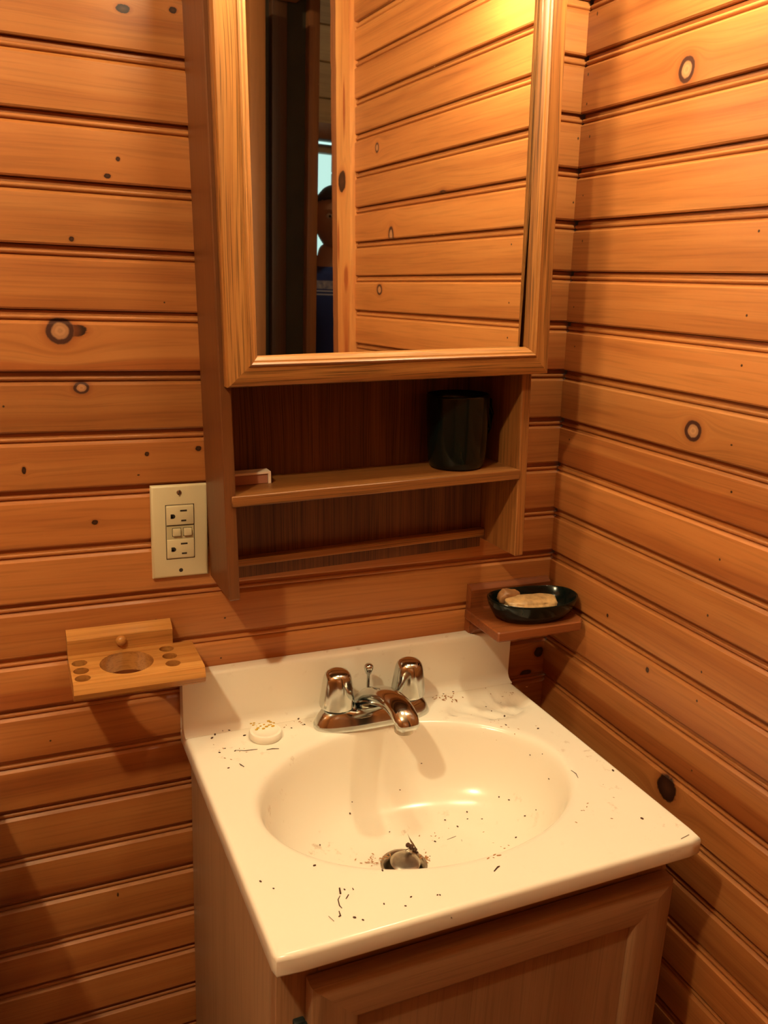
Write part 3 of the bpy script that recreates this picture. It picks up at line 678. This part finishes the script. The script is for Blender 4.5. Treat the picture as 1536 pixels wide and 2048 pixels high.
# drain
dz0 = VZ - .1150
from_bm('drain_flange', lathe([(.0290, .0004), (.0282, .0022), (.0255, .0022), (.0225, -.0010), (.0212, -.006), (.0210, -.03)], (DC2.x, DC2.y, dz0), 40, cap0=False), M['dullchrome'], vt, True)
stp = lathe([(.0, .0044), (.0120, .0041), (.0165, .0034), (.0182, .0022), (.0180, .0010), (.0125, .0002), (.0050, -.002), (.0045, -.028)], (0, 0, 0), 40, cap0=False)
stp.transform(Matrix.Translation((DC2.x + .001, DC2.y - .001, dz0 + .0035)) @ Matrix.Rotation(.10, 4, 'X'))
tag(from_bm('drain_stopper', stp, M['dullchrome'], vt, True), None)

# ------------------------------------------------------------------ tap
fc = empty('faucet', (-.297, -.06, VZ), 'chrome two-handle faucet with short spout behind the basin', 'faucet')
def sup(u, a, e=2.4): return math.copysign(abs(math.cos(u)) ** (2 / e), math.cos(u)) * a
FX, FY = -.297, -.0615
def faucet_body():
    n = 72; rings = []
    def ring(ax, ay, z, e, hump=0, yo=0):
        r = []
        for i in range(n):
            u = 2 * PI * i / n
            x = math.copysign(abs(math.cos(u)) ** (2 / e), math.cos(u)) * ax
            wy = ay * (1.0 + .0 * x)
            y = math.copysign(abs(math.sin(u)) ** (2 / e), math.sin(u)) * wy
            hz = hump * (math.exp(-((abs(x) - .051) / .020) ** 2) + .45 * math.exp(-(x / .018) ** 2))
            r.append(Vector((FX + x, FY + y + yo, VZ + z + hz)))
        return r
    for ax, ay, z, e, h in ((.0815, .0260, 0, 2.6, 0), (.0815, .0260, .004, 2.6, 0), (.0800, .0248, .0075, 2.6, 0), (.0770, .0232, .0140, 2.5, .002), (.0730, .0210, .0190, 2.4, .004), (.0660, .0180, .0215, 2.3, .0055), (.050, .0125, .0225, 2.2, .006), (.025, .006, .0228, 2, .004)):
        rings.append(ring(ax, ay, z, e, h))
    return loft(rings)
from_bm('base', faucet_body(), M['chrome'], fc, True, None, 60)
# spout: elliptical section swept forward and down
sp = []; path = [(-.046, .020, .0240, .0120), (-.060, .0310, .0235, .0130), (-.078, .0410, .0215, .0130), (-.098, .0490, .0195, .0125), (-.118, .0540, .0180, .0120), (-.136, .0560, .0170, .0118), (-.151, .0540, .0165, .0118), (-.1625, .0495, .0162, .0115), (-.1700, .0430, .0150, .0100), (-.1725, .0395, .0100, .0060)]
for i, (y, z, rx, rz) in enumerate(path):
    a = path[max(i - 1, 0)]; c = path[min(i + 1, len(path) - 1)]; t = Vector((0, c[0] - a[0], c[1] - a[1])).normalized(); up = Vector((1, 0, 0)).cross(t) * -1
    up = Vector((0, t.z, -t.y))
    sp.append([Vector((FX + rx * math.cos(2 * PI * k / 28), y, VZ + z)) + up * (rz * math.sin(2 * PI * k / 28)) for k in range(28)])
spt = from_bm('spout', loft(sp), M['chrome'], fc, True, None, 60)
from_bm('aerator', lathe([(.0, 0), (.0108, 0), (.0117, .001), (.0117, .009), (.0105, .012)], (FX, -.1580, VZ + .0310), 28, cap0=False), M['dullchrome'], spt, True)
for s, lb2 in ((-1, 1), (1, 2)):
    hx = FX + s * .0510
    hk = []
    n = 48
    for r, z in ((.0, .0530), (.0080, .0528), (.0135, .0508), (.0168, .0470), (.0185, .0420), (.0198, .0340), (.0212, .0240), (.0224, .0140), (.0232, .0060), (.0228, .0040), (.0205, .0036), (.017, .0036), (.0, .0036)):
        ring = []
        for i in range(n):
            u = 2 * PI * i / n; fl = 1 - .045 * (0.5 + .5 * math.cos(6 * u)) * (1 if .005 < z < .045 else .3)
            ring.append(Vector((hx + r * fl * math.cos(u), FY + r * fl * math.sin(u), VZ + .0245 + z)))
        hk.append(ring)
    hd = from_bm('handle', loft(hk, True, False, False), M['chrome'], fc, True, None, 60)
    from_bm('handle_collar', lathe([(.0175, .0), (.0175, .0045)], (hx, FY, VZ + .0240), 28), M['black'], hd, True)
pr2 = from_bm('lift_rod', tube([(FX, -.0435, VZ + .020), (FX, -.0435, VZ + .056)], .0022, 12), M['chrome'], fc, True)
from_bm('lift_knob', lathe([(.0, .0145), (.0040, .0138), (.0062, .0115), (.0064, .0085), (.0050, .0035), (.0034, .0), (.0, -.0005)], (FX, -.0435, VZ + .056), 24, cap0=False, cap1=False), M['chrome'], pr2, True)

# ------------------------------------------------------------------ things left on the top
sx = at_z(531, 1462, VZ + .008)
cpn = empty('soap_remnant', (sx.x, sx.y, VZ), 'small round white soap cake with yellow crust left of the faucet', 'soap')
from_bm('cake', lathe([(.0, .0), (.0195, .0), (.0205, .0012), (.0207, .0065), (.0195, .0090), (.0165, .0095), (.0150, .0082), (.0, .0080)], (sx.x, sx.y, VZ + .0001), 40, cap0=False, cap1=False), M['cream'], cpn, True, None, 50)
b = bmesh.new(); rnd = random.Random(3)
for px, py in ((502, 1447), (507, 1450), (512, 1452), (516, 1456), (513, 1459), (521, 1452), (528, 1449), (533, 1453), (538, 1450), (543, 1449), (546, 1452), (541, 1444), (537, 1442), (547, 1446), (527, 1457), (508, 1446), (519, 1448)):
    p = at_z(px, py, VZ + .0088); bmesh.ops.create_icosphere(b, subdivisions=1, radius=.0011 + .0007 * rnd.random(), matrix=Matrix.Translation((p.x, p.y, VZ + .0088)) @ Matrix.Diagonal((1.5, 1, .6, 1)))
cr = from_bm('crust', b, M['yellow'], cpn, True); cr['kind'] = 'stuff'

def surf_z(x, y):
    e = math.hypot((x - BC.x) / BA, (y - BC.y) / BB_)
    if e >= 1.10: return VZ + dz(x, y)
    for (t0, z0), (t1, z1) in zip(pf[:-1], pf[1:]):
        if t1 <= e <= t0: return VZ + z0 + (z1 - z0) * (t0 - e) / (t0 - t1)
    return VZ - .113
def on_top(px, py):
    d = ray(px, py); t = .3; z = 0
    lo = (VZ + .012 - CAM.z) / d.z; p = CAM + d * lo
    for i in range(500):
        if p.z <= surf_z(p.x, p.y) + .0004: break
        p = p + d.normalized() * .0006
    return p
specks = [(424, 1476), (430, 1469), (445, 1462), (458, 1461), (439, 1505), (489, 1471), (528, 1486), (597, 1438), (624, 1423), (450, 1497), (470, 1502), (457, 1536), (482, 1530), (700, 1627), (704, 1604), (779, 1664),
          (935, 1638), (934, 1624), (964, 1638), (915, 1653), (1032, 1675), (860, 1713), (905, 1702), (870, 1683), (966, 1690), (983, 1422), (978, 1400), (1000, 1401), (1003, 1405), (971, 1414), (1009, 1432), (992, 1366), (964, 1372), (906, 1384),
          (887, 1388), (918, 1380), (1076, 1457), (1226, 1541), (1284, 1637), (880, 1790), (822, 1794), (875, 1790), (811, 1812), (768, 1808), (709, 1835), (726, 1840), (765, 1741), (903, 1836), (521, 1763), (547, 1777), (689, 1779), (609, 1449), (583, 1456),
          (1012, 1450), (1060, 1510), (1072, 1620), (1050, 1632), (1085, 1508), (629, 1731), (640, 1690), (1098, 1558), (890, 1640), (800, 1580), (843, 1527), (998, 1594), (1018, 1600)]
b = bmesh.new(); rnd = random.Random(5); big = {(424, 1476), (430, 1469), (445, 1462), (458, 1461), (489, 1471), (597, 1438), (978, 1400), (1000, 1401), (1003, 1405), (992, 1366), (906, 1384), (1009, 1432), (1284, 1637), (1226, 1541), (971, 1414), (624, 1423)}
for s in specks:
    p = on_top(*s); r = .0019 if s in big else .0010 + .0006 * rnd.random()
    bmesh.ops.create_icosphere(b, subdivisions=1, radius=r, matrix=Matrix.Translation(p + Vector((0, 0, .0002))) @ Matrix.Rotation(rnd.random() * 6, 4, 'Z') @ Matrix.Diagonal((1.25, .75, .5, 1)))
for line, rr in (([(679, 1777), (681, 1788)], .0022), ([(680, 1792), (676, 1800), (679, 1812), (684, 1817)], .0008), ([(678, 1823), (681, 1832), (677, 1834)], .0011), ([(692, 1798), (697, 1790)], .0012), ([(705, 1777), (707, 1780)], .0012), ([(479, 1528), (488, 1534)], .0011), ([(901, 1711), (912, 1704)], .0009),
                 ([(894, 1680), (905, 1676), (912, 1673)], .0007), ([(923, 1680), (925, 1688)], .0009), ([(988, 1743), (995, 1735), (999, 1733)], .0013), ([(470, 1501), (490, 1502), (505, 1500), (515, 1499)], .0006), ([(533, 1500), (545, 1498), (558, 1498)], .0008), ([(1142, 1541), (1152, 1548), (1156, 1556)], .0007), ([(1362, 1678), (1378, 1670)], .0007), ([(657, 1833), (668, 1843)], .0006)):
    pts = [on_top(*q) + Vector((0, 0, .0005)) for q in line]; tube(pts, [rr * .35] + [rr * .62] * (len(pts) - 2) + [rr * .4], 6, bm=b)
tag(from_bm('dead_insects', b, M['debris'], None, True), 'dark specks and shreds of dead insects scattered over the sink', 'debris', kind='stuff')
b = bmesh.new()
for cx_, cy_, n, sx_, sy_, r in ((985, 1697, 34, 22, 14, .0010), (860, 1712, 46, 15, 12, .0013), (952, 1670, 16, 30, 14, .0008), (770, 1712, 14, 14, 8, .0010), (745, 1722, 20, 22, 10, .0008), (893, 1397, 30, 26, 8, .0010), (1000, 1382, 12, 40, 12, .0007), (620, 1430, 12, 30, 14, .0007), (585, 1448, 8, 20, 10, .0009), (1000, 1450, 14, 70, 30, .0006), (470, 1500, 10, 40, 30, .0007), (880, 1690, 30, 70, 30, .0006), (1190, 1610, 8, 60, 60, .0006), (460, 1330, 8, 20, 6, .0006)):
    for i in range(n):
        px, py = rnd.gauss(cx_, sx_ * .6), rnd.gauss(cy_, sy_ * .6); p = on_top(px, py)
        if py < 1345: continue
        bmesh.ops.create_icosphere(b, subdivisions=1, radius=r * (.6 + .8 * rnd.random()), matrix=Matrix.Translation(p) @ Matrix.Rotation(rnd.random() * 6, 4, 'Z') @ Matrix.Diagonal((2.2, .8, .35, 1)))
tag(from_bm('dirt_crumbs', b, M['rust'], None, True), 'rusty brown crumbs strewn round the drain and faucet', 'debris', kind='stuff')
# dead wasp on the stopper's edge
wp = on_top(828, 1707); wp.z = dz0 + .012
ws = empty('dead_wasp', wp, 'dead brown insect with one raised wing beside the drain stopper', 'insect')
b = bmesh.new()
bd = [at_y(*q, wp.y) for q in ((816, 1690), (822, 1694), (829, 1700), (834, 1707), (836, 1714))]
for p, r in zip(bd, (.0030, .0034, .0032, .0026, .0020)): bmesh.ops.create_icosphere(b, subdivisions=2, radius=r, matrix=Matrix.Translation(p))
for p in list(b.verts): p.co += Vector((noise.noise(p.co * 900), noise.noise(p.co * 900 + Vector((5, 0, 0))), noise.noise(p.co * 900 + Vector((0, 9, 0))))) * .0008
from_bm('body', b, M['debris'], ws, True)
wl = [at_y(*q, wp.y + .001) for q in ((815, 1667), (819, 1675), (828, 1688), (835, 1700), (831, 1697), (821, 1684))]
b = bmesh.new(); f1 = [b.verts.new(p) for p in wl]; f2 = [b.verts.new(p + Vector((0, .0004, 0))) for p in wl]
b.faces.new(f1); b.faces.new(f2[::-1])
for i in range(6): b.faces.new((f1[i], f1[(i + 1) % 6], f2[(i + 1) % 6], f2[i]))
from_bm('wing', b, M['wing'], ws)
b = bmesh.new()
for q in (((822, 1694), (812, 1700), (810, 1706)), ((829, 1702), (839, 1706), (841, 1712)), ((832, 1707), (826, 1714))): tube([at_y(*z_, wp.y) for z_ in q], .0004, 5, bm=b)
from_bm('legs', b, M['debris'], ws, True)

# ------------------------------------------------------------------ vanity cabinet
vc = empty('vanity_cabinet', (-.30, -.2, 0), 'maple vanity cabinet with recessed-panel door under the sink top', 'cabinet')
CL, CR_, CF = -.5262, -.0740, -.3850; CTZ = VZ - .0218
box('side_panel', CL, CL + .013, CF + .018, -.003, .0, CTZ, M['vside'], vc, .001)
box('side_panel', CR_ - .013, CR_, CF + .018, -.003, .0, CTZ, M['vside'], vc, .001)
box('stile', CL, CL + .040, CF, CF + .018, .09, CTZ, M['vwood'], vc, .001)
box('stile', CR_ - .040, CR_, CF, CF + .018, .09, CTZ, M['vwood'], vc, .001)
box('top_rail', CL + .040, CR_ - .040, CF, CF + .018, CTZ - .045, CTZ, M['vwood_h'], vc, .001)
box('bottom_rail', CL + .040, CR_ - .040, CF, CF + .018, .09, .13, M['vwood_h'], vc, .001)
box('kick_board', CL + .013, CR_ - .013, CF + .07, CF + .085, 0, .09, M['vwood_h'], vc)
box('cabinet_floor', CL + .013, CR_ - .013, CF + .018, -.003, .09, .10, M['vwood_h'], vc)
V0, V1, VT_, VB_ = -.4985, -.0790, .7620, .105; yD0, yD1 = CF - .003, CF - .0205
vd = bpy.data.objects.new('door', None); C.objects.link(vd); vd.parent = vc; MW[vd] = MW[vc]
SW = .050
def dmem(name, c0, c1, inw, mat, mitre=False):
    pr = [(0, yD0), (0, yD1 + .004), (.0012, yD1 + .0015), (.0045, yD1), (SW - .006, yD1), (SW - .003, yD1 + .0015), (SW, yD1 + .006), (SW, yD0)]
    d = Vector((c1[0] - c0[0], 0, c1[1] - c0[1])).normalized(); iv = Vector((inw[0], 0, inw[1])); R = []
    for c, sg in ((c0, 1), (c1, -1)):
        R.append([Vector((c[0], t, c[1])) + iv * s + d * (sg * s if mitre else sg * 0) for s, t in pr])
    return from_bm(name, loft(R), mat, vd, True, None, 30)
dmem('door_stile', (V0, VB_), (V0, VT_), (1, 0), M['vwood'], True); dmem('door_stile', (V1, VT_), (V1, VB_), (-1, 0), M['vwood'], True)
dmem('door_rail', (V0, VT_), (V1, VT_), (0, -1), M['vwood_h'], True); dmem('door_rail', (V0, VB_), (V1, VB_), (0, 1), M['vwood_h'], True)
box('door_panel', V0 + SW - .004, V1 - SW + .004, yD1 + .0075, yD0 - .002, VB_ + SW - .004, VT_ - SW + .004, M['vwood'], vd)
hg = at_y(601, 2040, CF - .002)
b = bm_box(V0 - .012, V0 - .001, CF - .0075, CF - .0003, hg.z - .045, hg.z + .003, .0015); lathe([(.0042, hg.z - .043), (.0042, hg.z + .001)], (V0 - .004, CF - .008, 0), 16, bm=b)
from_bm('hinge', b, M['black'], vd, True)

# ------------------------------------------------------------------ toilet just left of the frame (its tank shades the lower wall)
to = empty('toilet', (-1.05, -.35, 0), 'white toilet against the plank wall left of the vanity', 'toilet')
box('tank', -1.21, -.777, -.205, -.012, .40, .765, M['porcelain'], to, .02, 4)
box('tank_lid', -1.22, -.765, -.218, -.008, .766, .795, M['porcelain'], to, .008, 3)
rings = []
for z, rx, ry, cy_ in ((0, .11, .20, -.33), (.04, .10, .19, -.33), (.18, .10, .17, -.34), (.28, .15, .22, -.38), (.36, .18, .25, -.42), (.39, .185, .255, -.425), (.395, .175, .245, -.425), (.38, .14, .20, -.43), (.30, .10, .14, -.42), (.24, .04, .06, -.40)):
    rings.append([Vector((-1.047 + rx * math.cos(2 * PI * i / 40), cy_ + ry * math.sin(2 * PI * i / 40), z)) for i in range(40)])
from_bm('bowl', loft(rings), M['porcelain'], to, True, None, 60)
b = bmesh.new(); R1 = []
for k in range(8):
    u = 2 * PI * k / 8; R1.append([Vector((-1.047 + (.165 + .022 * math.cos(u)) * math.cos(2 * PI * i / 40), -.425 + (.235 + .022 * math.cos(u)) * math.sin(2 * PI * i / 40), .408 + .008 * math.sin(u))) for i in range(40)])
R1.append(R1[0]); from_bm('seat', loft(R1, True, False, False), M['porcelain'], to, True)

# ------------------------------------------------------------------ person in the hall, caught in the mirror
def skin_body(name, verts, edges, mat, root=0, parent=None, sub=2):
    me = bpy.data.meshes.new(name); me.from_pydata([v[0] for v in verts], edges, []); o = bpy.data.objects.new(name, me); C.objects.link(o)
    o.modifiers.new('skin', 'SKIN'); s = me.skin_vertices[0].data if me.skin_vertices else None
    if s is None:
        bm = bmesh.new(); bm.from_mesh(me); bm.verts.layers.skin.verify(); bm.to_mesh(me); bm.free(); s = me.skin_vertices[0].data
    for i, v in enumerate(verts):
        s[i].radius = (v[1], v[2] if len(v) > 2 else v[1]); s[i].use_root = (i == root)
    sb = o.modifiers.new('sub', 'SUBSURF'); sb.levels = sub; sb.render_levels = sub
    bpy.context.view_layer.update(); nm = evald(o); o.modifiers.clear(); o.data = nm; nm.materials.clear(); nm.materials.append(mat); nm.shade_smooth()
    if parent: o.parent = parent; nm.transform(MW[parent].inverted())
    return o
PX, PY = .655, -2.55
ps = empty('person', (PX, PY, 0), 'dark-haired person in a blue striped shirt reflected in the mirror', 'person')
def V(x, y, z): return (PX + x, PY + y, z)
vb = [(V(0, 0, .95), .13, .10), (V(0, 0, 1.08), .125, .095), (V(0, .0, 1.25), .145, .10), (V(0, -.01, 1.38), .15, .095), (V(0, -.01, 1.46), .075, .065), (V(0, .0, 1.52), .056), (V(0, .012, 1.57), .055)]
eb = [(i, i + 1) for i in range(6)]
def limb(pts, start):
    global vb, eb
    i0 = len(vb); vb += pts; eb.append((start, i0)); eb += [(i, i + 1) for i in range(i0, len(vb) - 1)]; return len(vb) - 1
for s in (-1, 1):
    e = limb([(V(s * .17, -.01, 1.405), .062), (V(s * .215, -.02, 1.27), .047), (V(s * .235, -.02, 1.12), .040), (V(s * .245, .02, .98), .033), (V(s * .25, .045, .89), .026), (V(s * .25, .055, .84), .032, .016), (V(s * .25, .06, .80), .030, .014)], 3)
    for k, L in enumerate((.062, .072, .068, .055)):
        yy = .060 + (k - 1.5) * .017; limb([(V(s * .252, yy, .775), .0085), (V(s * .250 - s * .006, yy + .001, .775 - L * .5), .008), (V(s * .250 - s * .016, yy + .002, .775 - L), .0065)], e)
    limb([(V(s * .238, .085, .825), .010), (V(s * .230, .098, .80), .009), (V(s * .226, .103, .775), .008)], e - 1)
    limb([(V(s * .095, 0, .88), .088), (V(s * .10, .01, .68), .075), (V(s * .105, .015, .50), .055), (V(s * .105, .0, .32), .052), (V(s * .108, -.01, .10), .036), (V(s * .108, .0, .05), .040, .035), (V(s * .115, .09, .035), .036, .025), (V(s * .118, .15, .03), .028, .02)], 0)
skin_body('body', vb, eb, M['skin'], 0, ps)
g2 = [(p[0], *(q * 1.13 for q in p[1:])) for p in vb[:4]] + [(V(0, -.01, 1.45), .105, .085), (V(0, -.005, 1.495), .070, .066)]
ge = [(i, i + 1) for i in range(5)]
for s in (-1, 1):
    i0 = len(g2); g2 += [(V(s * .17, -.01, 1.405), .074), (V(s * .218, -.02, 1.27), .060), (V(s * .230, -.02, 1.17), .055)]; ge += [(3, i0), (i0, i0 + 1), (i0 + 1, i0 + 2)]
sh = skin_body('shirt', g2, ge, M['shirt'], 0, ps); sh.data.transform(Matrix.Translation((0, 0, 0)))
t2 = [(V(0, 0, .93), .145, .115)]; te = []
for s in (-1, 1):
    i0 = len(t2); t2 += [(V(s * .095, 0, .86), .100), (V(s * .10, .01, .68), .087), (V(s * .105, .015, .50), .068), (V(s * .105, 0, .30), .062), (V(s * .108, -.01, .09), .055)]; te.append((0, i0)); te += [(i, i + 1) for i in range(i0, i0 + 4)]
skin_body('trousers', t2, te, M['jeans'], 0, ps)
b = bmesh.new(); bmesh.ops.create_icosphere(b, subdivisions=5, radius=1)
HCn = Vector((PX, PY + .015, 1.658))
def gauss(x, y, cx, cy, sx, sy): return math.exp(-((x - cx) / sx) ** 2 - ((y - cy) / sy) ** 2)
turn = Matrix.Rotation(.20, 3, 'Z')
for v in b.verts:
    p = v.co.copy(); x, y, z = p.x * .076, p.y * .095, p.z * .118
    if z < 0: x *= 1 - .30 * (z / -.118) ** 1.5; y *= 1 - .12 * (-z / .118)
    if y > 0:
        f = 0
        f += .020 * gauss(x, z, 0, -.022, .011, .020) + .008 * gauss(x, z, 0, .000, .008, .018)          # nose
        f -= .009 * (gauss(x, z, .030, .008, .016, .010) + gauss(x, z, -.030, .008, .016, .010))       # sockets
        f += .005 * (gauss(x, z, .03, .026, .024, .007) + gauss(x, z, -.03, .026, .024, .007))         # brows
        f += .005 * gauss(x, z, 0, -.058, .020, .008) + .008 * gauss(x, z, 0, -.092, .020, .016)       # lips, chin
        f += .004 * (gauss(x, z, .042, -.025, .016, .020) + gauss(x, z, -.042, -.025, .016, .020))
        y += f
    v.co = HCn + turn @ Vector((x, y, z))
hd_ = from_bm('head', b, M['skin'], ps, True, None, None)
for s in (-1, 1):
    e_c = HCn + turn @ Vector((s * .030, .079, .006))
    eo = globe('eye', e_c, .0115, M['eyew'], hd_); globe('pupil', e_c + turn @ Vector((0, .0085, -.001)), .0052, M['eyeb'], hd_)
    ec = HCn + turn @ Vector((s * .077, -.005, -.005)); b = bmesh.new(); bmesh.ops.create_icosphere(b, subdivisions=3, radius=1)
    for v in b.verts: v.co = ec + turn @ Vector((v.co.x * .009, v.co.y * .018, v.co.z * .030))
    from_bm('ear', b, M['skin'], hd_, True)
b = bmesh.new(); bmesh.ops.create_icosphere(b, subdivisions=4, radius=1)
lm = HCn + turn @ Vector((0, .094, -.058))
for v in b.verts: v.co = lm + turn @ Vector((v.co.x * .024, v.co.y * .006 + -.004 * abs(v.co.x), v.co.z * .007))
from_bm('lips', b, M['lips'], hd_, True)
b = bmesh.new(); bmesh.ops.create_icosphere(b, subdivisions=5, radius=1)
for v in b.verts:
    p = v.co.copy(); x, y, z = p.x * .083, p.y * .102, p.z * .127
    nz = .004 * noise.noise(p * 6)
    if y > -.01 and z < .062: y = min(y, -.01 + (z + .13) * .08); x *= .93
    if z < -.04: z = -.04 + (z + .04) * .35
    v.co = HCn + turn @ Vector((x * (1 + nz * 8), y - .002, z + .003))
from_bm('hair', b, M['hair'], ps, True, None, None)
